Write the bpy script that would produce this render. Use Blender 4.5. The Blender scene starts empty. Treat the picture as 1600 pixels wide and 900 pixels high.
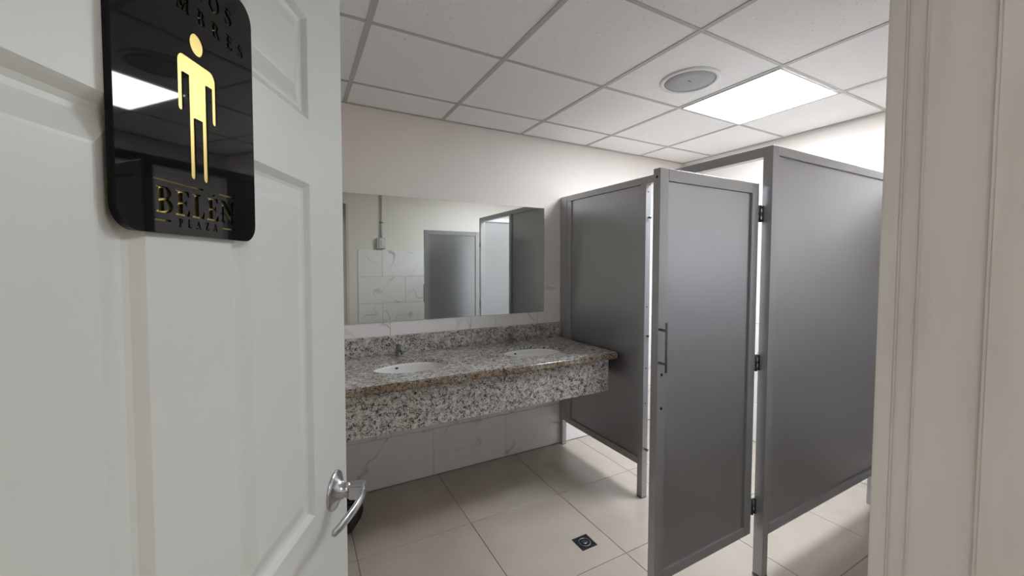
import bpy, bmesh, math, random
from mathutils import Vector, Matrix

random.seed(7)
scene = bpy.context.scene
C = scene.collection

# ------------------------------------------------------------------ camera
YAW, PITCH, ROLL, F_PX, CAM_H = 0.5049, -0.0418, 0.0015, 628.04, 1.4593
PX, PY = 809.35, 439.27
def camera_axes():
    cy, sy, cp, sp = math.cos(YAW), math.sin(YAW), math.cos(PITCH), math.sin(PITCH)
    f = Vector((sy * cp, cy * cp, sp)); r = Vector((cy, -sy, 0)); u = r.cross(f)
    c, s = math.cos(ROLL), math.sin(ROLL)
    return c * r + s * u, -s * r + c * u, f
_r, _u, _f = camera_axes()
cam_data = bpy.data.cameras.new('camera')
cam = bpy.data.objects.new('camera', cam_data)
C.objects.link(cam)
m = Matrix((_r, _u, -_f)).transposed().to_4x4()
m.translation = Vector((0, 0, CAM_H))
cam.matrix_world = m
cam_data.sensor_fit = 'HORIZONTAL'
cam_data.sensor_width = 36.0
cam_data.lens = 36.0 * F_PX / 1600.0
cam_data.shift_x = (800 - PX) / 1600.0
cam_data.shift_y = (PY - 450) / 1600.0
cam_data.clip_start = 0.01
scene.camera = cam

# ------------------------------------------------------------------ world, exposure
LAMP_STRENGTH = 47.0
HALL_FILL_STRENGTH = 14.0
world = bpy.data.worlds.new('world'); scene.world = world
world.use_nodes = True
bg = world.node_tree.nodes['Background']
bg.inputs[0].default_value = (0.95, 0.93, 0.90, 1)
bg.inputs[1].default_value = 0.22
vs = scene.view_settings
vs.view_transform = 'Standard'; vs.look = 'None'; vs.gamma = 1.0; vs.use_curve_mapping = False
vs.exposure = 0.0
scene.cycles.max_bounces = 14; scene.cycles.diffuse_bounces = 10

# ------------------------------------------------------------------ dimensions (metres)
XL, XR = -0.45, 3.29            # left and right wall
YF, YB = 0.18, 2.666            # front wall inner face, tile face of the back wall
ZC = 2.431                      # ceiling
FRONT_OUT = 0.03                # hall side of the front wall
DOOR_L, DOOR_R, DOOR_H = -0.30, 0.512, 2.0

# ------------------------------------------------------------------ material helpers
def new_mat(name):
    mt = bpy.data.materials.new(name); mt.use_nodes = True
    nt = mt.node_tree
    return mt, nt, nt.nodes['Principled BSDF']
def nd(nt, typ, **kw):
    n = nt.nodes.new(typ)
    for k, v in kw.items():
        if k in ('inp',):
            for kk, vv in v.items(): n.inputs[kk].default_value = vv
        else: setattr(n, k, v)
    return n
def ramp(nt, stops, interp='LINEAR'):
    n = nt.nodes.new('ShaderNodeValToRGB'); cr = n.color_ramp; cr.interpolation = interp
    while len(cr.elements) < len(stops): cr.elements.new(0.5)
    for e, (p, c) in zip(cr.elements, stops):
        e.position = p; e.color = (c[0], c[1], c[2], 1) if not isinstance(c, (int, float)) else (c, c, c, 1)
    return n
def bump(nt, b, src, strength, dist):
    n = nd(nt, 'ShaderNodeBump'); n.inputs['Strength'].default_value = strength; n.inputs['Distance'].default_value = dist
    nt.links.new(src, n.inputs['Height']); nt.links.new(n.outputs[0], b.inputs['Normal'])
def plain(name, col, rough=0.5, metal=0.0, spec=0.5, var=0.0, scale=6.0, bmp=0.0, bscale=200.0, bdist=0.001, coat=0.0):
    mt, nt, b = new_mat(name)
    b.inputs['Base Color'].default_value = (*col, 1); b.inputs['Roughness'].default_value = rough
    b.inputs['Metallic'].default_value = metal; b.inputs['Specular IOR Level'].default_value = spec
    b.inputs['Coat Weight'].default_value = coat
    tc = nd(nt, 'ShaderNodeTexCoord')
    n = nd(nt, 'ShaderNodeTexNoise'); n.inputs['Scale'].default_value = scale; n.inputs['Detail'].default_value = 4
    nt.links.new(tc.outputs['Object'], n.inputs['Vector'])
    lo = tuple(c * (1 - var) for c in col); hi = tuple(min(1, c * (1 + var)) for c in col)
    rp = ramp(nt, [(0.3, lo), (0.7, hi)])
    nt.links.new(n.outputs['Fac'], rp.inputs[0]); nt.links.new(rp.outputs[0], b.inputs['Base Color'])
    if bmp:
        n2 = nd(nt, 'ShaderNodeTexNoise'); n2.inputs['Scale'].default_value = bscale; n2.inputs['Detail'].default_value = 3
        nt.links.new(tc.outputs['Object'], n2.inputs['Vector'])
        bump(nt, b, n2.outputs['Fac'], bmp, bdist)
    return mt
def offset_coords(nt, amount=17.0):
    """object coordinates shifted by the object's random number: alike tiles get different veins"""
    tc = nd(nt, 'ShaderNodeTexCoord'); oi = nd(nt, 'ShaderNodeObjectInfo')
    mu = nd(nt, 'ShaderNodeMath', operation='MULTIPLY'); mu.inputs[1].default_value = amount
    cx = nd(nt, 'ShaderNodeCombineXYZ'); ad = nd(nt, 'ShaderNodeVectorMath', operation='ADD')
    nt.links.new(oi.outputs['Random'], mu.inputs[0])
    for i in range(3): nt.links.new(mu.outputs[0], cx.inputs[i])
    nt.links.new(tc.outputs['Object'], ad.inputs[0]); nt.links.new(cx.outputs[0], ad.inputs[1])
    return ad.outputs[0], oi.outputs['Random']

def marble_mat():
    mt, nt, b = new_mat('marble_wall_tile')
    v, rnd = offset_coords(nt)
    warp = nd(nt, 'ShaderNodeTexNoise'); warp.inputs['Scale'].default_value = 2.2; warp.inputs['Detail'].default_value = 5
    nt.links.new(v, warp.inputs['Vector'])
    sc = nd(nt, 'ShaderNodeVectorMath', operation='SCALE'); sc.inputs['Scale'].default_value = 0.55
    nt.links.new(warp.outputs['Color'], sc.inputs[0])
    ad = nd(nt, 'ShaderNodeVectorMath', operation='ADD'); nt.links.new(v, ad.inputs[0]); nt.links.new(sc.outputs[0], ad.inputs[1])
    n = nd(nt, 'ShaderNodeTexNoise'); n.inputs['Scale'].default_value = 1.7; n.inputs['Detail'].default_value = 2
    nt.links.new(ad.outputs[0], n.inputs['Vector'])
    vein = ramp(nt, [(0.482, 0.0), (0.499, 1.0), (0.502, 1.0), (0.512, 0.0)])
    nt.links.new(n.outputs['Fac'], vein.inputs[0])
    br = nd(nt, 'ShaderNodeTexNoise'); br.inputs['Scale'].default_value = 4.5; nt.links.new(v, br.inputs['Vector'])
    brr = ramp(nt, [(0.42, 0.0), (0.68, 1.0)]); nt.links.new(br.outputs['Fac'], brr.inputs[0])
    mu = nd(nt, 'ShaderNodeMath', operation='MULTIPLY'); nt.links.new(vein.outputs[0], mu.inputs[0]); nt.links.new(brr.outputs[0], mu.inputs[1])
    mx = nd(nt, 'ShaderNodeMix', data_type='RGBA')
    mx.inputs[6].default_value = (0.87, 0.855, 0.84, 1); mx.inputs[7].default_value = (0.47, 0.455, 0.44, 1)
    nt.links.new(mu.outputs[0], mx.inputs[0])
    nt.links.new(mx.outputs[2], b.inputs['Base Color']); b.inputs['Roughness'].default_value = 0.16
    return mt
def granite_mat(name, light, mid, dark, brown_amt, rough):
    mt, nt, b = new_mat(name)
    tc = nd(nt, 'ShaderNodeTexCoord')
    n0 = nd(nt, 'ShaderNodeTexNoise'); n0.inputs['Scale'].default_value = 58; n0.inputs['Detail'].default_value = 6; n0.inputs['Roughness'].default_value = 0.65
    n0.inputs['Distortion'].default_value = 1.1
    nt.links.new(tc.outputs['Object'], n0.inputs['Vector'])
    r0 = ramp(nt, [(0.35, dark), (0.42, mid), (0.49, light), (0.72, tuple(min(1, c * 1.12) for c in light))])
    nt.links.new(n0.outputs['Fac'], r0.inputs[0])
    vo = nd(nt, 'ShaderNodeTexVoronoi', feature='DISTANCE_TO_EDGE'); vo.inputs['Scale'].default_value = 95
    dn = nd(nt, 'ShaderNodeTexNoise'); dn.inputs['Scale'].default_value = 30; dn.inputs['Detail'].default_value = 3
    nt.links.new(tc.outputs['Object'], dn.inputs['Vector'])
    dsc = nd(nt, 'ShaderNodeVectorMath', operation='SCALE'); dsc.inputs['Scale'].default_value = 0.03
    nt.links.new(dn.outputs['Color'], dsc.inputs[0])
    ad = nd(nt, 'ShaderNodeVectorMath', operation='ADD'); nt.links.new(tc.outputs['Object'], ad.inputs[0]); nt.links.new(dsc.outputs[0], ad.inputs[1])
    nt.links.new(ad.outputs[0], vo.inputs['Vector'])
    msk = nd(nt, 'ShaderNodeTexNoise'); msk.inputs['Scale'].default_value = 38; msk.inputs['Detail'].default_value = 3
    nt.links.new(tc.outputs['Object'], msk.inputs['Vector'])
    re = ramp(nt, [(0.0, 1.0), (0.16, 0.0)]); nt.links.new(vo.outputs['Distance'], re.inputs[0])
    rm = ramp(nt, [(0.40, 0.0), (0.56, 1.0)]); nt.links.new(msk.outputs['Fac'], rm.inputs[0])
    mu = nd(nt, 'ShaderNodeMath', operation='MULTIPLY'); nt.links.new(re.outputs[0], mu.inputs[0]); nt.links.new(rm.outputs[0], mu.inputs[1])
    mx = nd(nt, 'ShaderNodeMix', data_type='RGBA'); nt.links.new(mu.outputs[0], mx.inputs[0]); nt.links.new(r0.outputs[0], mx.inputs[6])
    mx.inputs[7].default_value = (*dark, 1)
    bn = nd(nt, 'ShaderNodeTexNoise'); bn.inputs['Scale'].default_value = 7; bn.inputs['Detail'].default_value = 4
    nt.links.new(tc.outputs['Object'], bn.inputs['Vector'])
    rb = ramp(nt, [(0.5, 0.0), (0.72, brown_amt)]) if brown_amt < 0.6 else ramp(nt, [(0.30, 0.0), (0.55, brown_amt)])
    nt.links.new(bn.outputs['Fac'], rb.inputs[0])
    mb = nd(nt, 'ShaderNodeMix', data_type='RGBA', blend_type='MULTIPLY'); nt.links.new(rb.outputs[0], mb.inputs[0])
    nt.links.new(mx.outputs[2], mb.inputs[6]); mb.inputs[7].default_value = (0.62, 0.47, 0.32, 1)
    nt.links.new(mb.outputs[2], b.inputs['Base Color']); b.inputs['Roughness'].default_value = rough
    return mt
def floor_mat():
    mt, nt, b = new_mat('beige_porcelain_floor')
    v, rnd = offset_coords(nt)
    n = nd(nt, 'ShaderNodeTexNoise'); n.inputs['Scale'].default_value = 5; n.inputs['Detail'].default_value = 6
    nt.links.new(v, n.inputs['Vector'])
    rp = ramp(nt, [(0.3, (0.455, 0.405, 0.34)), (0.7, (0.495, 0.445, 0.38))]); nt.links.new(n.outputs['Fac'], rp.inputs[0])
    nt.links.new(rp.outputs[0], b.inputs['Base Color']); b.inputs['Roughness'].default_value = 0.17
    n2 = nd(nt, 'ShaderNodeTexNoise'); n2.inputs['Scale'].default_value = 9; nt.links.new(v, n2.inputs['Vector'])
    bump(nt, b, n2.outputs['Fac'], 0.08, 0.002)
    return mt
def ceiling_tile_mat():
    mt, nt, b = new_mat('mineral_fibre_tile')
    v, rnd = offset_coords(nt)
    vo = nd(nt, 'ShaderNodeTexVoronoi'); vo.inputs['Scale'].default_value = 75; nt.links.new(v, vo.inputs['Vector'])
    msk = nd(nt, 'ShaderNodeTexNoise'); msk.inputs['Scale'].default_value = 55; nt.links.new(v, msk.inputs['Vector'])
    r1 = ramp(nt, [(0.10, 1.0), (0.22, 0.0)]); nt.links.new(vo.outputs['Distance'], r1.inputs[0])
    r2 = ramp(nt, [(0.55, 0.0), (0.62, 1.0)]); nt.links.new(msk.outputs['Fac'], r2.inputs[0])
    mu = nd(nt, 'ShaderNodeMath', operation='MULTIPLY'); nt.links.new(r1.outputs[0], mu.inputs[0]); nt.links.new(r2.outputs[0], mu.inputs[1])
    mx = nd(nt, 'ShaderNodeMix', data_type='RGBA'); nt.links.new(mu.outputs[0], mx.inputs[0])
    mx.inputs[6].default_value = (0.89, 0.88, 0.865, 1); mx.inputs[7].default_value = (0.42, 0.39, 0.36, 1)
    nt.links.new(mx.outputs[2], b.inputs['Base Color']); b.inputs['Roughness'].default_value = 0.9
    n2 = nd(nt, 'ShaderNodeTexNoise'); n2.inputs['Scale'].default_value = 160; n2.inputs['Detail'].default_value = 3; nt.links.new(v, n2.inputs['Vector'])
    bump(nt, b, n2.outputs['Fac'], 0.25, 0.001)
    return mt
def jamb_mat():
    mt, nt, b = new_mat('worn_cream_frame_paint')
    tc = nd(nt, 'ShaderNodeTexCoord')
    mp = nd(nt, 'ShaderNodeMapping'); mp.inputs['Scale'].default_value = (1, 1, 0.16)
    nt.links.new(tc.outputs['Object'], mp.inputs['Vector'])
    n = nd(nt, 'ShaderNodeTexNoise'); n.inputs['Scale'].default_value = 26; n.inputs['Detail'].default_value = 6
    nt.links.new(mp.outputs[0], n.inputs['Vector'])
    rp = ramp(nt, [(0.25, (0.60, 0.56, 0.51)), (0.5, (0.69, 0.65, 0.60)), (0.8, (0.74, 0.70, 0.65))]); nt.links.new(n.outputs['Fac'], rp.inputs[0])
    ch = nd(nt, 'ShaderNodeTexNoise'); ch.inputs['Scale'].default_value = 19; ch.inputs['Detail'].default_value = 2
    nt.links.new(tc.outputs['Object'], ch.inputs['Vector'])
    rc = ramp(nt, [(0.775, 0.0), (0.79, 0.35)]); nt.links.new(ch.outputs['Fac'], rc.inputs[0])
    mx = nd(nt, 'ShaderNodeMix', data_type='RGBA'); nt.links.new(rc.outputs[0], mx.inputs[0]); nt.links.new(rp.outputs[0], mx.inputs[6])
    mx.inputs[7].default_value = (0.25, 0.22, 0.19, 1)
    nt.links.new(mx.outputs[2], b.inputs['Base Color']); b.inputs['Roughness'].default_value = 0.55
    n2 = nd(nt, 'ShaderNodeTexNoise'); n2.inputs['Scale'].default_value = 45; n2.inputs['Detail'].default_value = 5
    nt.links.new(mp.outputs[0], n2.inputs['Vector']); bump(nt, b, n2.outputs['Fac'], 0.35, 0.003)
    return mt
def emit(name, col, strength):
    mt, nt, b = new_mat(name)
    b.inputs['Base Color'].default_value = (0.9, 0.9, 0.9, 1)
    b.inputs['Emission Color'].default_value = (*col, 1); b.inputs['Emission Strength'].default_value = strength
    return mt

M = dict(
    paint=plain('cream_wall_paint', (0.82, 0.775, 0.725), 0.6, var=0.02, scale=3, bmp=0.15, bscale=60, bdist=0.002),
    ceil_bar=plain('white_tee_bar', (0.50, 0.49, 0.475), 0.5, var=0.02),
    ceil_back=plain('dark_plenum', (0.25, 0.24, 0.23), 0.9),
    ceil_tile=ceiling_tile_mat(), marble=marble_mat(), floor=floor_mat(),
    grout=plain('grey_grout', (0.27, 0.23, 0.19), 0.9, var=0.1, scale=40),
    wgrout=plain('wall_grout', (0.36, 0.34, 0.32), 0.9, var=0.05, scale=40),
    granite=granite_mat('speckled_granite', (0.62, 0.595, 0.555), (0.27, 0.25, 0.235), (0.03, 0.028, 0.028), 0.35, 0.14),
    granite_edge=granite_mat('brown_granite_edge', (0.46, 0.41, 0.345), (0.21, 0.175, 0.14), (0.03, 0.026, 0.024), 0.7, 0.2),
    grey_frame=plain('grey_enamel_frame', (0.43, 0.435, 0.445), 0.34, metal=0.6, var=0.03, scale=3, spec=0.5),
    grey_panel=plain('grey_laminate_panel', (0.425, 0.43, 0.455), 0.30, metal=0.86, var=0.02, scale=2, spec=0.5, bmp=0.04, bscale=300, bdist=0.0005),
    chrome=plain('satin_chrome', (0.56, 0.56, 0.58), 0.24, metal=1.0, var=0.03, scale=20),
    steel=plain('dark_steel', (0.20, 0.20, 0.20), 0.4, metal=1.0, var=0.05, scale=20),
    black_metal=plain('black_hardware', (0.03, 0.03, 0.03), 0.45, var=0.05),
    door_paint=plain('white_door_paint', (0.665, 0.69, 0.665), 0.42, var=0.012, scale=3, bmp=0.08, bscale=120, bdist=0.0006),
    jamb=jamb_mat(),
    porcelain=plain('white_porcelain', (0.83, 0.83, 0.81), 0.12, var=0.01),
    acrylic=plain('black_gloss_acrylic', (0.004, 0.004, 0.005), 0.03, spec=0.19, var=0.02),
    gold=plain('gold_mirror_acrylic', (0.50, 0.385, 0.135), 0.36, metal=1.0, var=0.02),
    bin=plain('black_plastic', (0.012, 0.012, 0.012), 0.35, var=0.1),
    drain=plain('dark_bronze_drain', (0.10, 0.10, 0.12), 0.35, metal=0.9, var=0.2, scale=60),
    grille=plain('speaker_mesh_grey', (0.42, 0.42, 0.44), 0.7, var=0.03, scale=300),
    white_plastic=plain('white_plastic', (0.74, 0.73, 0.70), 0.4, var=0.02),
    tube=plain('grey_conduit', (0.50, 0.49, 0.46), 0.5, var=0.04),
    lamp=emit('led_diffuser', (0.93, 0.975, 1.05), LAMP_STRENGTH),
    hall_fill=emit('warm_fill_diffuser', (1.0, 0.98, 0.95), HALL_FILL_STRENGTH),
)
mt, nt, b = new_mat('mirror_glass')
b.inputs['Base Color'].default_value = (0.80, 0.84, 0.80, 1); b.inputs['Metallic'].default_value = 1.0; b.inputs['Roughness'].default_value = 0.0
M['mirror'] = mt

# ------------------------------------------------------------------ mesh helpers
def finish(name, me, mat, parent=None, loc=(0, 0, 0), rot=(0, 0, 0)):
    if mat is not None and not me.materials: me.materials.append(M[mat])
    o = bpy.data.objects.new(name, me); C.objects.link(o)
    o.location = loc; o.rotation_euler = rot
    if parent is not None: o.parent = parent
    return o
def bm_mesh(bm, name, smooth=False):
    me = bpy.data.meshes.new(name); bm.normal_update(); bm.to_mesh(me); bm.free()
    if smooth:
        for p in me.polygons: p.use_smooth = True
    return me
def add_box(bm, x0, x1, y0, y1, z0, z1):
    v = [bm.verts.new((x, y, z)) for z in (z0, z1) for y in (y0, y1) for x in (x0, x1)]
    for f in ((0, 2, 3, 1), (4, 5, 7, 6), (0, 1, 5, 4), (2, 6, 7, 3), (0, 4, 6, 2), (1, 3, 7, 5)):
        bm.faces.new([v[i] for i in f])
def box(name, x0, x1, y0, y1, z0, z1, mat, parent=None, bevel=0.0, seg=1):
    bm = bmesh.new(); add_box(bm, x0, x1, y0, y1, z0, z1)
    if bevel: bmesh.ops.bevel(bm, geom=bm.edges[:], offset=bevel, segments=seg, affect='EDGES', profile=0.5)
    return finish(name, bm_mesh(bm, name), mat, parent)
def multi_box(name, boxes, mat, parent=None, bevel=0.0):
    bm = bmesh.new()
    for bb in boxes: add_box(bm, *bb)
    if bevel: bmesh.ops.bevel(bm, geom=bm.edges[:], offset=bevel, segments=1, affect='EDGES')
    return finish(name, bm_mesh(bm, name), mat, parent)
def tube_mesh(name, pts, radii, n=12, flat=1.0, up=Vector((0, 0, 1)), cap=True, mat=None, parent=None):
    """tube along pts; radii = one per point; flat squeezes the section along 'up'"""
    bm = bmesh.new(); rings = []
    pts = [Vector(p) for p in pts]
    for i, p in enumerate(pts):
        t = (pts[min(i + 1, len(pts) - 1)] - pts[max(i - 1, 0)]).normalized()
        a = t.cross(up)
        if a.length < 1e-4: a = t.cross(Vector((1, 0, 0)))
        a.normalize(); c = a.cross(t).normalized()
        rings.append([bm.verts.new(p + radii[i] * (a * math.cos(2 * math.pi * k / n) + c * flat * math.sin(2 * math.pi * k / n))) for k in range(n)])
    for a, c in zip(rings, rings[1:]):
        for k in range(n): bm.faces.new((a[k], a[(k + 1) % n], c[(k + 1) % n], c[k]))
    if cap: bm.faces.new(rings[0][::-1]); bm.faces.new(rings[-1])
    bmesh.ops.recalc_face_normals(bm, faces=bm.faces[:])
    return finish(name, bm_mesh(bm, name, True), mat, parent)
def lathe(name, prof, mat, parent=None, n=32, axis='z', loc=(0, 0, 0), sx=1.0, sy=1.0, smooth=True):
    """prof: (radius, height) list; axis z, or '-y' (height runs to -y)"""
    closed = prof[0][0] > 1e-6 and prof[-1][0] > 1e-6
    bm = bmesh.new(); rings = []
    for rr, h in prof:
        ring = []
        for k in range(n):
            a = 2 * math.pi * k / n; x, y = rr * math.cos(a) * sx, rr * math.sin(a) * sy
            ring.append(bm.verts.new((x, y, h) if axis == 'z' else (x, -h, y)))
        rings.append(ring)
    for a, c in zip(rings, rings[1:]):
        for k in range(n): bm.faces.new((a[k], a[(k + 1) % n], c[(k + 1) % n], c[k]))
    if closed:
        for k in range(n): bm.faces.new((rings[-1][k], rings[-1][(k + 1) % n], rings[0][(k + 1) % n], rings[0][k]))
    bmesh.ops.remove_doubles(bm, verts=bm.verts[:], dist=1e-6)
    bmesh.ops.recalc_face_normals(bm, faces=bm.faces[:])
    return finish(name, bm_mesh(bm, name, smooth), mat, parent, loc)
KS = 40.0    # outlines are filled at a larger scale, then shrunk
def flat_shape(name, loops, half, mat, parent=None, bevel=0.0, loc=(0, 0, 0), rot=(0, 0, 0)):
    """a plate of thickness 2*half from closed 2D loops; loops inside loops are holes"""
    cu = bpy.data.curves.new(name + '_outline', 'CURVE'); cu.dimensions = '2D'; cu.fill_mode = 'BOTH'; cu.extrude = half * KS
    cu.bevel_depth = bevel * KS; cu.bevel_resolution = 1
    for lp in loops:
        sp = cu.splines.new('POLY'); sp.points.add(len(lp) - 1); sp.use_cyclic_u = True
        for q, (x, y) in zip(sp.points, lp): q.co = (x * KS, y * KS, 0, 1)
    tmp = bpy.data.objects.new(name + '_tmp', cu); C.objects.link(tmp)
    dg = bpy.context.evaluated_depsgraph_get()
    me = bpy.data.meshes.new_from_object(tmp.evaluated_get(dg), depsgraph=dg)
    bpy.data.objects.remove(tmp); bpy.data.curves.remove(cu)
    me.materials.clear(); me.name = name; me.transform(Matrix.Scale(1 / KS, 4))
    for p in me.polygons: p.use_smooth = False
    return finish(name, me, mat, parent, loc, rot)
def tag(o, label=None, cat=None, group=None, kind=None):
    if label: o['label'] = label
    if cat: o['category'] = cat
    if group: o['group'] = group
    if kind: o['kind'] = kind
    return o
def empty(name, loc=(0, 0, 0), rotz=0.0):
    o = bpy.data.objects.new(name, None); C.objects.link(o); o.location = loc; o.rotation_euler = (0, 0, rotz)
    o.empty_display_size = 0.1
    return o
def ellipse(cx, cy, rx, ry, n=48):
    return [(cx + rx * math.cos(2 * math.pi * k / n), cy + ry * math.sin(2 * math.pi * k / n)) for k in range(n)]
_tiles = {}
def slab_tile(name, mat, parent, lo, hi, bevel=0.0012):
    """one tile filling the box lo..hi, origin at its centre; equal sizes share a mesh"""
    d = tuple(round(h - l, 4) for l, h in zip(lo, hi)); key = (mat, d)
    if key not in _tiles:
        bm = bmesh.new(); add_box(bm, -d[0] / 2, d[0] / 2, -d[1] / 2, d[1] / 2, -d[2] / 2, d[2] / 2)
        bmesh.ops.bevel(bm, geom=bm.edges[:], offset=bevel, segments=1, affect='EDGES')
        me = bm_mesh(bm, name); me.materials.append(M[mat]); _tiles[key] = me
    return finish(name, _tiles[key], None, parent, tuple((l + h) / 2 for l, h in zip(lo, hi)))

# ================================================================== ROOM SHELL
G = 0.0015    # half joint
# floor: grout bed with one object per porcelain tile
floor = tag(box('floor', XL - .02, XR + .02, -1.6, YB + .02, -0.06, -0.0035, 'grout'), 'beige glossy tiled washroom floor with thin dark joints', 'floor', kind='structure')
FX0, FY0, FP = 0.838, 2.063, 0.599
def spans(a0, pitch, lo, hi):
    k = math.floor((lo - a0) / pitch); out = []
    while a0 + k * pitch < hi - 1e-6:
        s, e = max(lo, a0 + k * pitch), min(hi, a0 + (k + 1) * pitch)
        if e - s > 0.012: out.append((s, e))
        k += 1
    return out
for x0, x1 in spans(FX0, FP, XL, XR):
    for y0, y1 in spans(FY0, FP, -1.6, YB):
        slab_tile('floor_tile', 'floor', floor, (x0 + G, y0 + G, -0.012), (x1 - G, y1 - G, 0.0))

# walls
TR, TP, TJ = 0.326, 0.5605, 0.8085    # tile row height, pitch, joint of the lowest row
def tile_rows(parent, horiz_lo, horiz_hi, rows, make, j0=TJ):
    for r in range(rows):
        off = j0 + (TP / 2 if r % 2 else 0.0)
        for a, c in spans(off, TP, horiz_lo, horiz_hi):
            make(parent, a + .001, c - .001, r * TR + .0012, (r + 1) * TR - .0012)
wall_back = tag(box('wall_back', XL - .1, XR + .1, YB + .007, YB + .12, 0, ZC + .1, 'paint'), 'cream painted wall behind the mirror with marble tiled lower part', 'wall', kind='structure')
box('grout_bed', XL, XR, YB + .0035, YB + .007, 0, TR * 4 - .003, 'wgrout', wall_back)
tile_rows(wall_back, XL, XR, 4, lambda p, a, c, z0, z1: slab_tile('wall_tile', 'marble', p, (a, YB, z0), (c, YB + .0068, z1)))
wall_right = tag(box('wall_right', XR + .007, XR + .12, FRONT_OUT, YB + .12, 0, ZC + .1, 'paint'), 'cream wall beyond the cubicle, tiled below and painted above', 'wall', kind='structure')
box('grout_bed', XR + .0035, XR + .007, YF, YB, 0, TR * 4 - .003, 'wgrout', wall_right)
tile_rows(wall_right, YF + .008, YB, 4, lambda p, a, c, z0, z1: slab_tile('wall_tile', 'marble', p, (XR, a, z0), (XR + .0068, c, z1)), j0=YB)
wall_left = tag(box('wall_left', XL - .12, XL, FRONT_OUT, YB + .12, 0, ZC + .1, 'paint'), 'cream painted wall hidden behind the open white door', 'wall', kind='structure')
wall_front = tag(multi_box('wall_front', [
    (XL - .12, DOOR_L - .04, FRONT_OUT, YF, 0, ZC + .1), (DOOR_R + .04, XR + .12, FRONT_OUT, YF, 0, ZC + .1),
    (DOOR_L - .04, DOOR_R + .04, FRONT_OUT, YF, DOOR_H + .17, ZC + .1)], 'paint'), 'cream entrance wall seen in the mirror, tiled to shoulder height', 'wall', kind='structure')
box('grout_bed', 0.652, XR, YF, YF + .0035, 0, TR * 5 - .003, 'wgrout', wall_front)
tile_rows(wall_front, 0.65, XR - .001, 5, lambda p, a, c, z0, z1: slab_tile('wall_tile', 'marble', p, (a, YF + .0002, z0), (c, YF + .007, z1)), j0=0.93)
# the hall outside the door
wall_hall = tag(multi_box('wall_hall', [(XL - 1.6, XR + .5, -1.72, -1.6, 0, ZC + .1)], 'paint'), 'cream wall across the hall outside the door', 'wall', kind='structure')
ceiling_hall = tag(box('ceiling_hall', XL - 1.6, XR + .5, -1.6, FRONT_OUT, ZC, ZC + .1, 'white_plastic'), 'plain white ceiling of the hall outside', 'ceiling', kind='structure')

# ceiling: tee grid with lay-in tiles
GX, GY, GP = 0.2758, 1.1334, 0.61
ceiling = tag(box('ceiling', XL, XR, YF, YB, ZC + .02, ZC + .1, 'ceil_back'), 'suspended ceiling of white mineral fibre tiles in a tee grid', 'ceiling', kind='structure')
cols, rows = spans(GX, GP, XL, XR), spans(GY, GP, YF, YB)
LIGHT = (GX + 3 * GP, GX + 4 * GP, GY, GY + GP)
BW = 0.0115
for x0, x1 in cols:
    for y0, y1 in rows:
        if abs(x0 - LIGHT[0]) < .01 and abs(y0 - LIGHT[2]) < .01: continue
        e = lambda v, lim: 0.002 if abs(v - lim) < 1e-6 else 0.006
        t = slab_tile('ceiling_tile', 'ceil_tile', ceiling, (x0 + e(x0, XL), y0 + e(y0, YF), ZC + .0035), (x1 - e(x1, XR), y1 - e(y1, YB), ZC + .0185))
        t.rotation_euler = (random.uniform(-.001, .001), random.uniform(-.001, .001), 0)
for x0, x1 in cols[1:]:
    multi_box('main_tee', [(x0 - BW, x0 + BW, YF, YB, ZC, ZC + .002), (x0 - .001, x0 + .001, YF, YB, ZC + .002, ZC + .02)], 'ceil_bar', ceiling)
for y0, y1 in rows[1:]:
    for x0, x1 in cols:
        a = x0 + (BW if x0 > XL + .001 else 0); c = x1 - (BW if x1 < XR - .001 else 0)
        box('cross_tee', a, c, y0 - BW * .75, y0 + BW * .75, ZC + .0004, ZC + .0024, 'ceil_bar', ceiling)
for nm, bb in (('wall_angle', (XL, XR, YB - .014, YB + .004, ZC + .0002, ZC + .0022)), ('wall_angle', (XL, XR, YF, YF + .018, ZC + .0002, ZC + .0022)),
               ('wall_angle', (XL, XL + .018, YF + .018, YB - .014, ZC + .0002, ZC + .0022)), ('wall_angle', (XR - .014, XR + .004, YF + .018, YB - .014, ZC + .0002, ZC + .0022))):
    box(nm, *bb, 'ceil_bar', ceiling)

# door frame: stepped right jamb, left jamb, head
def prism(name, pts, z0, z1, mat, parent=None, bevel=0.0):
    bm = bmesh.new(); lo = [bm.verts.new((x, y, z0)) for x, y in pts]; hi = [bm.verts.new((x, y, z1)) for x, y in pts]; n = len(pts)
    for k in range(n): bm.faces.new((lo[k], lo[(k + 1) % n], hi[(k + 1) % n], hi[k]))
    bm.faces.new(lo[::-1]); bm.faces.new(hi)
    bmesh.ops.recalc_face_normals(bm, faces=bm.faces[:])
    if bevel:
        ed = [e for e in bm.edges if abs(e.verts[0].co.z - e.verts[1].co.z) > .5]
        bmesh.ops.bevel(bm, geom=ed, offset=bevel, segments=2, affect='EDGES')
    return finish(name, bm_mesh(bm, name), mat, parent)
frame = tag(empty('trim_1', (0, 0, 0)), 'worn cream painted wooden door frame at the right edge', 'door frame', kind='structure')
ZT = DOOR_H + .17
prism('jamb', [(.5235, .1822), (.5515, .1822), (.5515, .1662), (.5225, .1662)], 0, ZT, 'jamb', frame, .002)
prism('jamb', [(.5215, .1658), (.5515, .1658), (.5515, .128), (.5205, .128)], 0, ZT, 'jamb', frame, .0025)
prism('door_stop', [(.511, .150), (.5204, .150), (.5204, .098), (.5085, .098)], 0, ZT, 'jamb', frame, .003)
prism('jamb', [(.497, .1035), (.5084, .1035), (.5205, .0975), (.5515, .0975), (.5515, .02), (.497, .02)], 0, ZT, 'jamb', frame, .003)
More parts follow.
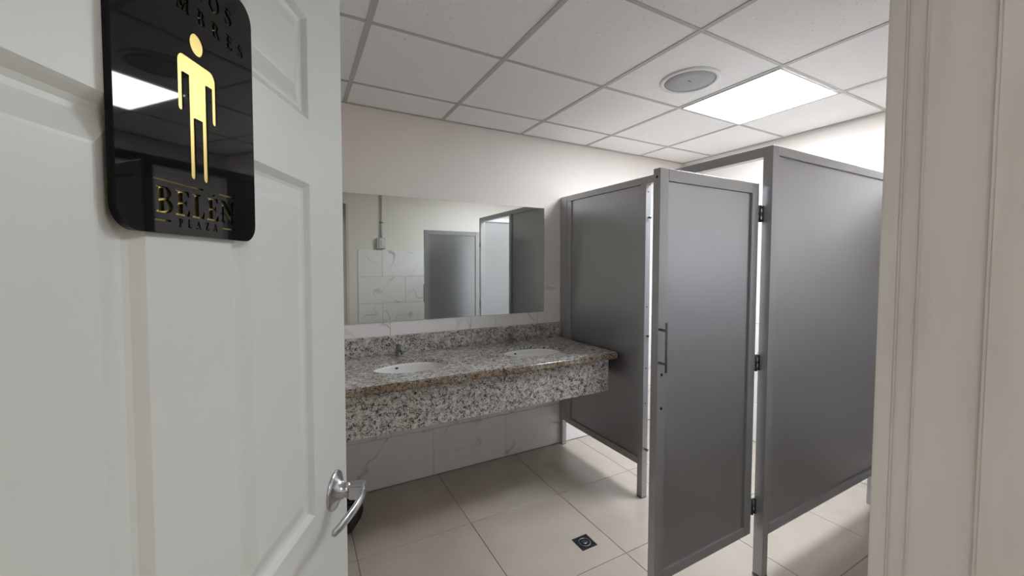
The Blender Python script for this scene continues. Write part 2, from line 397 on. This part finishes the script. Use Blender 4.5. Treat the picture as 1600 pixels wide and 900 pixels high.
prism('jamb', [(DOOR_L - .04, .02), (DOOR_L - .012, .02), (DOOR_L - .012, .182), (DOOR_L - .04, .182)], 0, ZT, 'jamb', frame, .002)
box('door_head', DOOR_L - .012, .497, .02, .182, DOOR_H, ZT, 'jamb', frame, .002)

# ================================================================== ENTRANCE DOOR (open into the room)
TH = math.radians(64.5)
dd = Vector((math.cos(TH), math.sin(TH), 0)); dn = Vector((-math.sin(TH), math.cos(TH), 0))
TILT = 0.0055                                            # the leaf hangs a little out of plumb
D_ORG = dn * 0.305 + dd * (0.038 - 1.41 * TILT) + Vector((0, 0, 0.003))
def door_space(name):
    o = empty(name, D_ORG); o.rotation_euler = (0, TILT, TH); return o
door = tag(door_space('door_1'), 'white six-panel entrance door standing open at the left', 'door', kind='structure')
DW, DT, DH = 0.798, 0.040, 1.985
PS = [(0.131, 0.334), (0.449, 0.653)]
PZ = [(0.215, 0.835), (1.03, 1.592), (1.697, 1.862)]
# leaf: both faces with panel openings, edges around
def leaf_mesh():
    bm = bmesh.new()
    xs = [0, PS[0][0], PS[0][1], PS[1][0], PS[1][1], DW]; zs = [0.006, PZ[0][0], PZ[0][1], PZ[1][0], PZ[1][1], PZ[2][0], PZ[2][1], DH]
    grid = {}
    for side, y in ((0, 0.0), (1, DT)):
        for i, x in enumerate(xs):
            for k, z in enumerate(zs): grid[side, i, k] = bm.verts.new((x, y, z))
        for i in range(5):
            for k in range(7):
                if i in (1, 3) and k in (1, 3, 5): continue
                q = [grid[side, i, k], grid[side, i + 1, k], grid[side, i + 1, k + 1], grid[side, i, k + 1]]
                bm.faces.new(q if side == 0 else q[::-1])
    for i in range(5):
        for k in (0, 7): bm.faces.new((grid[0, i, k], grid[0, i + 1, k], grid[1, i + 1, k], grid[1, i, k]))
    for k in range(7):
        for i in (0, 5): bm.faces.new((grid[0, i, k], grid[0, i, k + 1], grid[1, i, k + 1], grid[1, i, k]))
    bmesh.ops.recalc_face_normals(bm, faces=bm.faces[:])
    return bm_mesh(bm, 'leaf')
finish('leaf', leaf_mesh(), 'door_paint', door)
PROFILE = [(0, 0), (.003, .002), (.009, .0068), (.014, .0085), (.019, .0085), (.024, .0072), (.036, .003), (.040, .0018), (.043, .0015)]
def raised_panel(s0, s1, z0, z1):
    bm = bmesh.new()
    for side in (0, 1):
        rings = []
        for off, dep in PROFILE:
            y = dep if side == 0 else DT - dep
            rings.append([bm.verts.new(p) for p in ((s0 + off, y, z0 + off), (s1 - off, y, z0 + off), (s1 - off, y, z1 - off), (s0 + off, y, z1 - off))])
        for a, c in zip(rings, rings[1:]):
            for k in range(4):
                q = (a[k], a[(k + 1) % 4], c[(k + 1) % 4], c[k]); bm.faces.new(q if side == 0 else q[::-1])
        bm.faces.new(rings[-1] if side == 0 else rings[-1][::-1])
    return bm_mesh(bm, 'door_panel')
for s0, s1 in PS:
    for z0, z1 in PZ: finish('door_panel', raised_panel(s0, s1, z0, z1), 'door_paint', door)
def lever_handle(sign):
    """sign -1: the side towards the camera, +1: the room side"""
    HS, HZ = 0.735, 1.028
    y0 = 0.0 if sign < 0 else DT
    ro = lathe('rosette', [(.0, 0), (.0365, 0), (.0365, .0018), (.0345, .0045), (.030, .0060), (.0235, .0085), (.0175, .0135), (.0145, .019), (.0135, .022), (.0135, .030), (0, .030)], 'chrome', door, 40, '-y', (HS, y0, HZ))
    if sign > 0: ro.rotation_euler = (0, 0, math.pi)
    bm = bmesh.new()
    a, c = sorted((sign * .028, sign * .058))
    add_box(bm, -.0125, .0125, a, c, -.0145, .0135)
    bmesh.ops.bevel(bm, geom=bm.edges[:], offset=.003, segments=2, affect='EDGES')
    hub = finish('hub', bm_mesh(bm, 'hub', False), 'chrome', ro); hub.parent = ro
    if sign > 0: hub.rotation_euler = (0, 0, -math.pi)
    pts = [(0.0135, .0480, .000), (0.011, .0530, .000), (0.002, .0575, .000), (-.015, .0605, .000), (-.038, .0615, -.001), (-.062, .0595, -.003), (-.085, .0555, -.005), (-.104, .0505, -.007), (-.115, .0470, -.008), (-.1185, .0460, -.0085)]
    lv = tube_mesh('lever', [(x, sign * (y - .003), z) for x, y, z in pts], [.0028, .0054, .0060, .0058, .0056, .0055, .0053, .0050, .0043, .0022], 16, 1.6, mat='chrome', parent=ro)
    if sign > 0: lv.rotation_euler = (0, 0, -math.pi)
lever_handle(-1); lever_handle(1)
for hz in (0.22, 1.0, 1.76):
    lathe('hinge', [(0, 0), (.006, 0), (.006, .09), (0, .09)], 'chrome', door, 12, 'z', (-.004, DT + .003, hz))

# ------------------------------------------------------------------ sign on the door
def arc(cx, cy, r, a0, a1, n=7):
    return [(cx + r * math.cos(math.radians(a0 + (a1 - a0) * k / n)), cy + r * math.sin(math.radians(a0 + (a1 - a0) * k / n))) for k in range(n + 1)]
def earc(cx, cy, rx, ry, a0, a1, n=8):
    return [(cx + rx * math.cos(math.radians(a0 + (a1 - a0) * k / n)), cy + ry * math.sin(math.radians(a0 + (a1 - a0) * k / n))) for k in range(n + 1)]
def rounded(x0, x1, y0, y1, r):
    return arc(x1 - r, y0 + r, r, -90, 0) + arc(x1 - r, y1 - r, r, 0, 90) + arc(x0 + r, y1 - r, r, 90, 180) + arc(x0 + r, y0 + r, r, 180, 270)
def stroke(path, w):
    L, R = [], []
    for i, p in enumerate(path):
        a, c = path[max(i - 1, 0)], path[min(i + 1, len(path) - 1)]
        dx, dy = c[0] - a[0], c[1] - a[1]; l = math.hypot(dx, dy); nx, ny = -dy / l, dx / l
        L.append((p[0] + nx * w[i] / 2, p[1] + ny * w[i] / 2)); R.append((p[0] - nx * w[i] / 2, p[1] - ny * w[i] / 2))
    return L + R[::-1]
STEM = [(0, 1), (0, .95), (.09, .92), (.09, .08), (0, .05), (0, 0)]
def glyph(ch):
    if ch in 'EÉ':
        lp = [[(.60, 0), (.62, .24), (.56, .24), (.50, .08), (.30, .08), (.30, .47), (.42, .47), (.45, .38), (.49, .38), (.49, .64), (.45, .64), (.42, .55), (.30, .55), (.30, .92), (.48, .92), (.54, .78), (.60, .78), (.58, 1)] + STEM]
        if ch == 'É': lp.append([(.24, 1.05), (.30, 1.05), (.46, 1.14), (.38, 1.17)])
        return lp, .62
    if ch == 'L':
        return [[(.56, 0), (.60, .28), (.54, .28), (.46, .08), (.30, .08), (.30, .92), (.40, .95), (.40, 1)] + STEM], .60
    if ch in 'NÑ':
        lp = [[(0, 0), (.26, 0), (.26, .05), (.165, .08), (.165, .74), (.62, 0), (.74, 0), (.74, .92), (.82, .95), (.82, 1), (.58, 1), (.58, .95), (.66, .92), (.66, .36), (.27, 1), (0, 1), (0, .95), (.085, .92), (.085, .08), (0, .05)]]
        if ch == 'Ñ': lp.append(stroke([(.22, 1.10), (.33, 1.17), (.48, 1.10), (.60, 1.17)], [.03, .08, .08, .03]))
        return lp, .82
    if ch == 'B':
        return [[(.36, 0)] + earc(.38, .27, .28, .27, -80, 70) + [(.50, .535)] + earc(.36, .765, .24, .235, -50, 85) + STEM,
                [(.29, .07)] + earc(.34, .27, .12, .20, -80, 80) + [(.29, .47)], [(.29, .55)] + earc(.33, .74, .10, .19, -80, 80) + [(.29, .93)]], .66
    if ch == 'P':
        return [[(.40, 0), (.40, .05), (.30, .08), (.30, .44)] + earc(.34, .72, .27, .28, -80, 85) + STEM, [(.29, .52)] + earc(.33, .72, .11, .20, -80, 80) + [(.29, .92)]], .62
    if ch == 'R':
        return [[(.78, 0), (.78, .05), (.70, .08), (.52, .47)] + earc(.34, .74, .27, .26, -50, 85) + STEM + [(.38, 0), (.38, .05), (.30, .08), (.30, .44), (.36, .44), (.56, 0)],
                [(.29, .54)] + earc(.33, .73, .11, .19, -80, 80) + [(.29, .92)]], .78
    if ch == 'A':
        return [[(0, 0), (.26, 0), (.26, .05), (.17, .08), (.22, .24), (.50, .24), (.55, .08), (.46, .05), (.46, 0), (.82, 0), (.82, .05), (.75, .08), (.45, 1), (.37, 1), (.08, .08), (0, .05)],
                [(.245, .32), (.475, .32), (.36, .70)]], .82
    if ch == 'Z':
        return [[(0, 0), (.60, 0), (.63, .26), (.57, .26), (.50, .08), (.24, .08), (.60, .94), (.60, 1), (.04, 1), (.02, .76), (.08, .76), (.14, .92), (.36, .92), (0, .06)]], .63
    if ch == 'O':
        return [earc(.40, .5, .40, .51, 0, 345, 24), earc(.40, .5, .21, .42, 0, 345, 24)], .80
    if ch == 'H':
        return [[(0, 0), (.39, 0), (.39, .05), (.30, .08), (.30, .46), (.52, .46), (.52, .08), (.43, .05), (.43, 0), (.82, 0), (.82, .05), (.73, .08), (.73, .92), (.82, .95), (.82, 1), (.43, 1), (.43, .95), (.52, .92), (.52, .54), (.30, .54), (.30, .92), (.39, .95), (.39, 1), (0, 1), (0, .95), (.09, .92), (.09, .08), (0, .05)]], .82
    if ch == 'M':
        return [[(0, 0), (.25, 0), (.25, .05), (.165, .08), (.165, .72), (.42, 0), (.50, 0), (.72, .72), (.72, .08), (.64, .05), (.64, 0), (1, 0), (1, .05), (.92, .08), (.92, .92), (1, .95), (1, 1), (.73, 1), (.52, .34), (.28, 1), (0, 1), (0, .95), (.085, .92), (.085, .08), (0, .05)]], 1.0
    if ch == 'S':
        path = [(.50, .76), (.44, .90), (.28, .95), (.13, .88), (.10, .72), (.22, .57), (.40, .46), (.48, .30), (.42, .12), (.26, .05), (.10, .10), (.04, .26)]
        return [stroke(path, [.09, .06, .07, .13, .17, .20, .20, .17, .13, .07, .06, .09])], .56
    return [], .3
def text_loops(txt, s0, s1, z, cap, xs=1.0):
    """letters spread evenly so the line fills s0..s1"""
    gl = [glyph(ch) for ch in txt]; w = sum(g[1] for g in gl) * cap * xs
    gap = ((s1 - s0) - w) / (len(txt) - 1); out = []; x = s0
    for lps, adv in gl:
        out += [[(x + px * cap * xs, z + py * cap) for px, py in lp] for lp in lps]; x += adv * cap * xs + gap
    return out
P0, P1, PZ0, PZ1 = 0.3005, 0.4865, 1.486, 1.769
outline = rounded(P0, P1, PZ0, PZ1, .021)
cx = 0.394
man = ([(.3885, 1.6040), (.3990, 1.6040)] + arc(.4025, 1.5460, .0035, 180, 360, 5) + [(.4060, 1.6435), (.4140, 1.6435)] + arc(.4172, 1.6090, .0032, 180, 360, 5)
       + arc(.4114, 1.6520, .0090, 0, 90, 6) + arc(.3764, 1.6520, .0090, 90, 180, 6) + arc(.3706, 1.6090, .0032, 180, 360, 5) + [(.3738, 1.6435), (.3818, 1.6435)]
       + arc(.3851, 1.5460, .0034, 180, 360, 5))
def bar(s0, s1, z, h=.0016): return [(s0, z), (s1, z), (s1, z + h), (s0, z + h)]
head = ellipse(.3937, 1.6782, .0098, .0106, 28)
loops = [outline, man, head]
loops += text_loops('BAÑOS', .337, .449, 1.7265, .0185, 1.2) + text_loops('HOMBRES', .320, .4685, 1.7015, .0145, 1.2)
loops += text_loops('BELÉN', .3385, .446, 1.5045, .0240, 1.18)
loops += text_loops('PLAZA', .3635, .4175, 1.4935, .0080, 1.1)
loops += [bar(.336, .397, 1.5335), bar(.4205, .4465, 1.5335), bar(.3365, .3545, 1.4970), bar(.4255, .4455, 1.4970)]
sign = tag(door_space('door_sign'), 'black gloss sign with cut-out gold man figure on white door', 'sign')
RX = (math.pi / 2, 0, 0)
inner = rounded(P0 + .004, P1 - .004, PZ0 + .004, PZ1 - .004, .018)
flat_shape('black_rim', [outline, inner], .0019, 'acrylic', sign, loc=(0, -.0021, 0), rot=RX)
flat_shape('gold_backing', [inner], .0018, 'gold', sign, loc=(0, -.0022, 0), rot=RX)
fp = flat_shape('black_face', loops, .00125, 'acrylic', sign, loc=(0, -.00535, 0), rot=RX)
flat_shape('gold_figure', [man, head], .0008, 'gold', sign, loc=(0, -.0049, 0), rot=RX)
fp['label'] = 'black gloss face cut with a figure and lettering'

# ================================================================== VANITY
CT_Z, CT_Y, CT_X = 0.880, 1.975, 1.843
SINKS = [(0.568, 2.288), (1.372, 2.288)]
SRX, SRY = 0.214, 0.150
TOP_H = 0.010                                            # half thickness of the slab
van = tag(empty('granite_vanity', (0.7, 2.3, 0.63)), 'wall-hung speckled granite washbasin counter under the mirror', 'counter')
vo = -Vector((0.7, 2.3, 0.63))
def vchild(o): o.location = Vector(o.location) + vo; return o
top_loop = [(XL + .004, CT_Y + .010), (CT_X - .008, CT_Y + .010), (CT_X, CT_Y + .018), (CT_X, YB - .003), (XL + .004, YB - .003)]
vchild(flat_shape('countertop', [top_loop] + [ellipse(x, y, SRX, SRY, 64) for x, y in SINKS], TOP_H - .0005, 'granite', van, bevel=.0005, loc=(0, 0, CT_Z - TOP_H)))
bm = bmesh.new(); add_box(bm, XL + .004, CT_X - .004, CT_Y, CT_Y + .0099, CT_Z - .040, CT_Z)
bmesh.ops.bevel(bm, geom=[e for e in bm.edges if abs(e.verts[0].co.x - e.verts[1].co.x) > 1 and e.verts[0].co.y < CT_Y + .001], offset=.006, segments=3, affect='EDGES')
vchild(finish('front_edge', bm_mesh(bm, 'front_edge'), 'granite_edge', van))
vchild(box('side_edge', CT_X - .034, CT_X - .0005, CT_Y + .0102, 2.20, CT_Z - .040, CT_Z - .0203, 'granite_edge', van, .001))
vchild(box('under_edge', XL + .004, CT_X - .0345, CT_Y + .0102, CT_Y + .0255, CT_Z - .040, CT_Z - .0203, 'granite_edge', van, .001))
vchild(box('backsplash', XL + .004, CT_X + .012, YB - .022, YB - .002, CT_Z + .0005, 0.998, 'granite', van, .0012))
vchild(box('apron', XL + .004, 1.786, CT_Y + .026, CT_Y + .046, 0.628, CT_Z - .0205, 'granite', van, .0012))
vchild(box('apron_return', 1.766, 1.786, CT_Y + .0465, YB - .004, 0.70, CT_Z - .0205, 'granite', van, .0012))
sink_lab = ['white oval undermount sink nearest the white door', 'white oval undermount sink nearest the grey cubicle']
tap_lab = ['small chrome push tap behind the sink nearest the white door', 'small chrome push tap behind the sink nearest the grey cubicle']
for i, (sx_, sy_) in enumerate(SINKS):
    sk = tag(empty('washbasin', (sx_, sy_, CT_Z - .179)), sink_lab[i], 'sink', 'undermount sinks in the granite counter')
    prof = [(1.10, .1585), (1.10, .150), (1.04, .145), (1.0, .10), (.86, .04), (.60, .006), (.15, -.006), (.15, .002), (.55, .014), (.80, .047), (.93, .100), (.975, .145), (.985, .1585)]
    bw = lathe('bowl', prof, 'porcelain', sk, 56, 'z', (0, 0, 0), SRX, SRY)
    lathe('drain_ring', [(.0, .003), (.026, .003), (.026, .0055), (.020, .007), (.0, .005)], 'chrome', bw, 20)
    sl = lathe('overflow_hole', [(0, 0), (.010, 0), (.010, .002), (0, .002)], 'black_metal', bw, 16, '-y', (-.052, .1385, .138), 1.0, 0.5)
    sl.rotation_euler = (math.radians(-12), 0, 0)
    tp = tag(empty('basin_tap', (sx_ - .008, 2.575, CT_Z + .0006)), tap_lab[i], 'tap', 'chrome taps on the granite counter')
    lathe('tap_body', [(0, 0), (.021, 0), (.021, .004), (.016, .009), (.014, .045), (.015, .060), (.012, .064), (0, .064)], 'steel', tp, 20)
    tube_mesh('spout', [(0, -.010, .036), (0, -.04, .040), (0, -.075, .040), (0, -.095, .034), (0, -.102, .026)], [.009, .0085, .008, .008, .0085], 12, mat='steel', parent=tp)
    lathe('aerator', [(0, 0), (.0095, 0), (.0095, .010), (0, .010)], 'chrome', tp, 14, 'z', (0, -.102, .018))
    lathe('push_button', [(0, .064), (.011, .064), (.011, .072), (.009, .074), (0, .074)], 'steel', tp, 18)

# mirror
mir = tag(box('wall_mirror', -0.30, 1.7045, YB - .0065, YB - .0012, 1.088, 1.8955, 'mirror', None, .0008), 'wide frameless wall mirror above the granite counter', 'mirror')
# waste bin
bn = tag(empty('waste_bin', (0.205, 2.33, 0.0005)), 'small black waste bin under the counter, mostly hidden by the door', 'bin')
lathe('bin_body', [(0, 0), (.042, 0), (.058, .02), (.092, .075), (.100, .11), (.088, .16), (.070, .185), (.066, .183), (.084, .155), (.094, .11), (.086, .075), (.052, .025), (0, .012)], 'bin', bn, 32)
lathe('bin_rim', [(.066, .183), (.072, .183), (.074, .190), (.068, .194), (.064, .189)], 'bin', bn, 32)

# ================================================================== TOILET CUBICLE
SX, SY, SH = 1.860, 1.030, 1.990
PT = 0.042
st = tag(empty('toilet_cubicle', (SX, SY, 0)), 'grey toilet cubicle with its door swung open beside the counter', 'cubicle')
so = -Vector((SX, SY, 0))
def sb(name, x0, x1, y0, y1, z0, z1, mat='grey_frame', bevel=.0008, parent=st):
    o = box(name, x0, x1, y0, y1, z0, z1, mat, parent, bevel); o.location = so; return o
X1 = SX + PT
YH = 1.768; YP = YH + PT                                # far post of the door opening
sb('post', SX, X1, SY, SY + .0435, 0.012, SH)           # near corner post
sb('post', SX, X1, YH, YP, 0.006, SH)
sb('post', SX, X1, 2.582, YB - .0015, 0.21, SH)
sb('leg', SX + .002, SX + .040, 2.622, 2.660, 0.004, .2095)
sb('leg_foot', SX - .001, X1 + .001, SY - .001, SY + .0445, 0.0005, .0115, 'steel', .0008)
sb('leg_foot', SX - .001, X1 + .001, YH - .001, YP + .001, 0.0005, .0055, 'steel', .0008)
sb('leg_foot', SX + .001, SX + .041, 2.621, 2.661, 0.0005, .0038, 'steel', .0005)
sb('header', SX, X1, SY + .044, YH - .0005, SH - .045, SH)
sb('top_rail', SX, X1, YP + .0005, 2.5815, SH - .042, SH)
sb('bottom_rail', SX, X1, YP + .0005, 2.5815, .205, .247)
sb('stile', SX + .003, X1 - .003, 2.526, 2.5812, .2475, SH - .0425)
sb('side_panel', SX + .012, X1 - .012, YP + .0005, 2.5255, .2475, SH - .0425, 'grey_panel', .0006)
# front panel, parallel to the back wall
sb('stile', X1 + .0005, X1 + .010, SY + .002, SY + .040, .2475, SH - .0405)
sb('top_rail', X1 + .0005, XR - .0425, SY, SY + .042, SH - .040, SH)
sb('bottom_rail', X1 + .0005, XR - .0425, SY, SY + .042, .205, .247)
sb('post', XR - .042, XR - .001, SY, SY + .042, 0.206, SH)
sb('leg', 3.030, 3.070, SY + .006, SY + .040, 0.0005, .2045)
sb('front_panel', X1 + .0105, XR - .0425, SY + .012, SY + .030, .2475, SH - .0405, 'grey_panel', .0006)
# screws and stops on the far post
for z, r_, l_ in ((1.745, .009, .016), (1.02, .008, .012), (.31, .009, .018)):
    lathe('stop_knob', [(0, 0), (r_ * .6, 0), (r_ * .6, l_ * .6), (r_, l_ * .6), (r_, l_), (0, l_)], 'steel' if z != 1.02 else 'black_metal', st, 14, '-y', Vector((SX + .024, YH - .0002, z)) + so)
for z in (1.20, .60, .82, 1.90):
    lathe('screw', [(0, 0), (.0045, 0), (.0045, .0015), (0, .0015)], 'black_metal', st, 10, '-y', Vector((SX + .02, YH - .0002, z)) + so)
# the open door
DX0, DX1, DY0, DY1, DZ0, DZ1 = 1.199, 1.829, 1.070, 1.104, .208, 1.822
dp = sb('cubicle_door', DX0 + .046, DX1 - .048, DY0 + .009, DY1 - .009, DZ0 + .042, DZ1 - .046, 'grey_panel', .0006)
dp['label'] = 'open grey cubicle door with bar handle'
def db(name, *a, mat='grey_frame', bevel=.0008):
    o = box(name, *a, mat, dp, bevel); return o
db('stile', DX0, DX0 + .0455, DY0, DY1, DZ0, DZ1)
db('stile', DX1 - .0475, DX1, DY0, DY1, DZ0, DZ1)
db('rail', DX0 + .046, DX1 - .048, DY0, DY1, DZ1 - .0455, DZ1)
db('rail', DX0 + .046, DX1 - .048, DY0, DY1, DZ0, DZ0 + .0415)
tube_mesh('handle', [(1.206, DY0 - .034, 1.054), (1.206, DY0 - .034, 1.10), (1.206, DY0 - .034, 1.20), (1.206, DY0 - .034, 1.242)], [.0045] * 4, 12, mat='steel', parent=dp)
for z in (1.085, 1.212):
    tube_mesh('handle_stem', [(1.206, DY0 + .001, z), (1.206, DY0 - .034, z)], [.005, .005], 10, mat='steel', parent=dp)
for z in (1.036, .905):
    lathe('screw', [(0, 0), (.006, 0), (.006, .002), (0, .002)], 'black_metal', dp, 12, '-y', (1.222, DY0, z))
lathe('screw', [(0, 0), (.005, 0), (.005, .0015), (0, .0015)], 'black_metal', dp, 12, '-y', (DX0, DY0 + .016, 1.79)).rotation_euler = (0, 0, -math.pi / 2)
for z in (1.690, 1.008, .330):
    hb = [(DX1 - .001, DX1 + .0015, DY0 + .004, DY0 + .026, z - .038, z + .038), (SX - .0015, SX + .001, SY + .034, SY + .044, z - .036, z + .036),
          (DX1 + .001, SX - .001, DY0 + .004, DY0 + .0065, z - .038, z - .024), (DX1 + .001, SX - .001, DY0 + .004, DY0 + .0065, z + .024, z + .038), (DX1 + .001, SX - .001, DY0 + .004, DY0 + .0065, z - .006, z + .006)]
    multi_box('hinge', hb, 'steel', dp)
    tube_mesh('hinge_pin', [((DX1 + SX) / 2, DY0 + .003, z - .038), ((DX1 + SX) / 2, DY0 + .003, z + .038)], [.0055] * 2, 10, mat='black_metal', parent=dp)

# ================================================================== CEILING THINGS
lx0, lx1, ly0, ly1 = LIGHT
lt = tag(empty('ceiling_light', ((lx0 + lx1) / 2, (ly0 + ly1) / 2, ZC)), 'bright square panel light in the ceiling above the cubicle', 'light')
hw = (lx1 - lx0) / 2 - .012
def frame_boxes(hw, w, z0, z1): return [(-hw, hw, -hw, -hw + w, z0, z1), (-hw, hw, hw - w, hw, z0, z1), (-hw, -hw + w, -hw + w, hw - w, z0, z1), (hw - w, hw, -hw + w, hw - w, z0, z1)]
multi_box('light_frame', frame_boxes(hw, .010, -.004, .010), 'white_plastic', lt)
box('diffuser', -hw + .0101, hw - .0101, -hw + .0101, hw - .0101, -.0025, .0015, 'lamp', lt)
spk = tag(empty('ceiling_speaker', (1.845, 1.462, ZC + .0034)), 'round flush speaker in the ceiling beside the panel light', 'speaker')
lathe('rim', [(.128, 0), (.150, 0), (.150, -.006), (.146, -.010), (.134, -.011), (.128, -.008)], 'white_plastic', spk, 56)
lathe('grille', [(0, -.0045), (.06, -.0048), (.1275, -.005), (.1278, -.001), (0, -.001)], 'grille', spk, 56)
box('badge', -.012, .012, -.004, .004, -.0062, -.0047, 'steel', spk, .0006)
for hx, hy, lab in ((-0.95, -0.40, 'added unseen panel light in the hall left of the doorway, brightening the door frame'), (0.95, -0.90, 'added unseen panel light in the hall right of the doorway, brightening the door')):
    hl = tag(empty('hall_fill_light', (hx, hy, ZC)), lab, 'light', 'added fill lights in the hall outside')  # unseen fill lamps, added to brighten the door frame and the open door
    multi_box('light_frame', frame_boxes(.293, .010, -.012, 0), 'white_plastic', hl)
    box('diffuser', -.28, .28, -.28, .28, -.008, 0, 'hall_fill', hl)

# ================================================================== FLOOR DRAIN, SWITCH, CONDUIT
fd = tag(empty('floor_drain', (1.300, 1.626, 0.0002)), 'small square dark metal drain in the beige floor', 'drain')
multi_box('drain_frame', frame_boxes(.047, .007, 0, .003), 'drain', fd)
box('drain_plate', -.0398, .0398, -.0398, .0398, 0, .0012, 'drain', fd)
lathe('drain_ring', [(.027, .0012), (.033, .0012), (.033, .0032), (.027, .0032)], 'steel', fd, 28)
lathe('drain_dome', [(0, .0036), (.010, .0034), (.018, .0012), (0, .0012)], 'steel', fd, 24)
for k in range(4):
    a = math.pi / 4 + k * math.pi / 2
    o = box('drain_spoke', .018, .027, -.002, .002, .0012, .0028, 'drain', fd); o.rotation_euler = (0, 0, a)
YW = YF + .0075
sw = tag(empty('light_switch', (0.925, YF, 1.715)), 'white surface light switch box on the entrance wall, seen in the mirror', 'switch')
box('back_box', -.060, .045, .0075, .035, -.068, .062, 'tube', sw, .003)
box('switch_plate', -.030, .043, .0352, .041, -.060, .055, 'white_plastic', sw, .002)
box('rocker', -.012, .026, .0412, .046, -.030, .030, 'white_plastic', sw, .0015)
cd = tag(empty('conduit_pipe', (0.925, YF + .014, 1.80)), 'thin grey conduit running down the entrance wall to the switch', 'pipe')
tube_mesh('conduit', [(0, .006, -.020), (0, .003, .03), (0, 0, .12), (0, 0, .35), (0, 0, ZC - 1.80 - .001)], [.011] * 5, 12, mat='tube', parent=cd)
for z in (.16, .50):
    multi_box('pipe_clip', [(-.024, .024, -.0138, -.0115, z, z + .014), (-.013, .013, -.0115, .0125, z + .001, z + .013)], 'steel', cd)
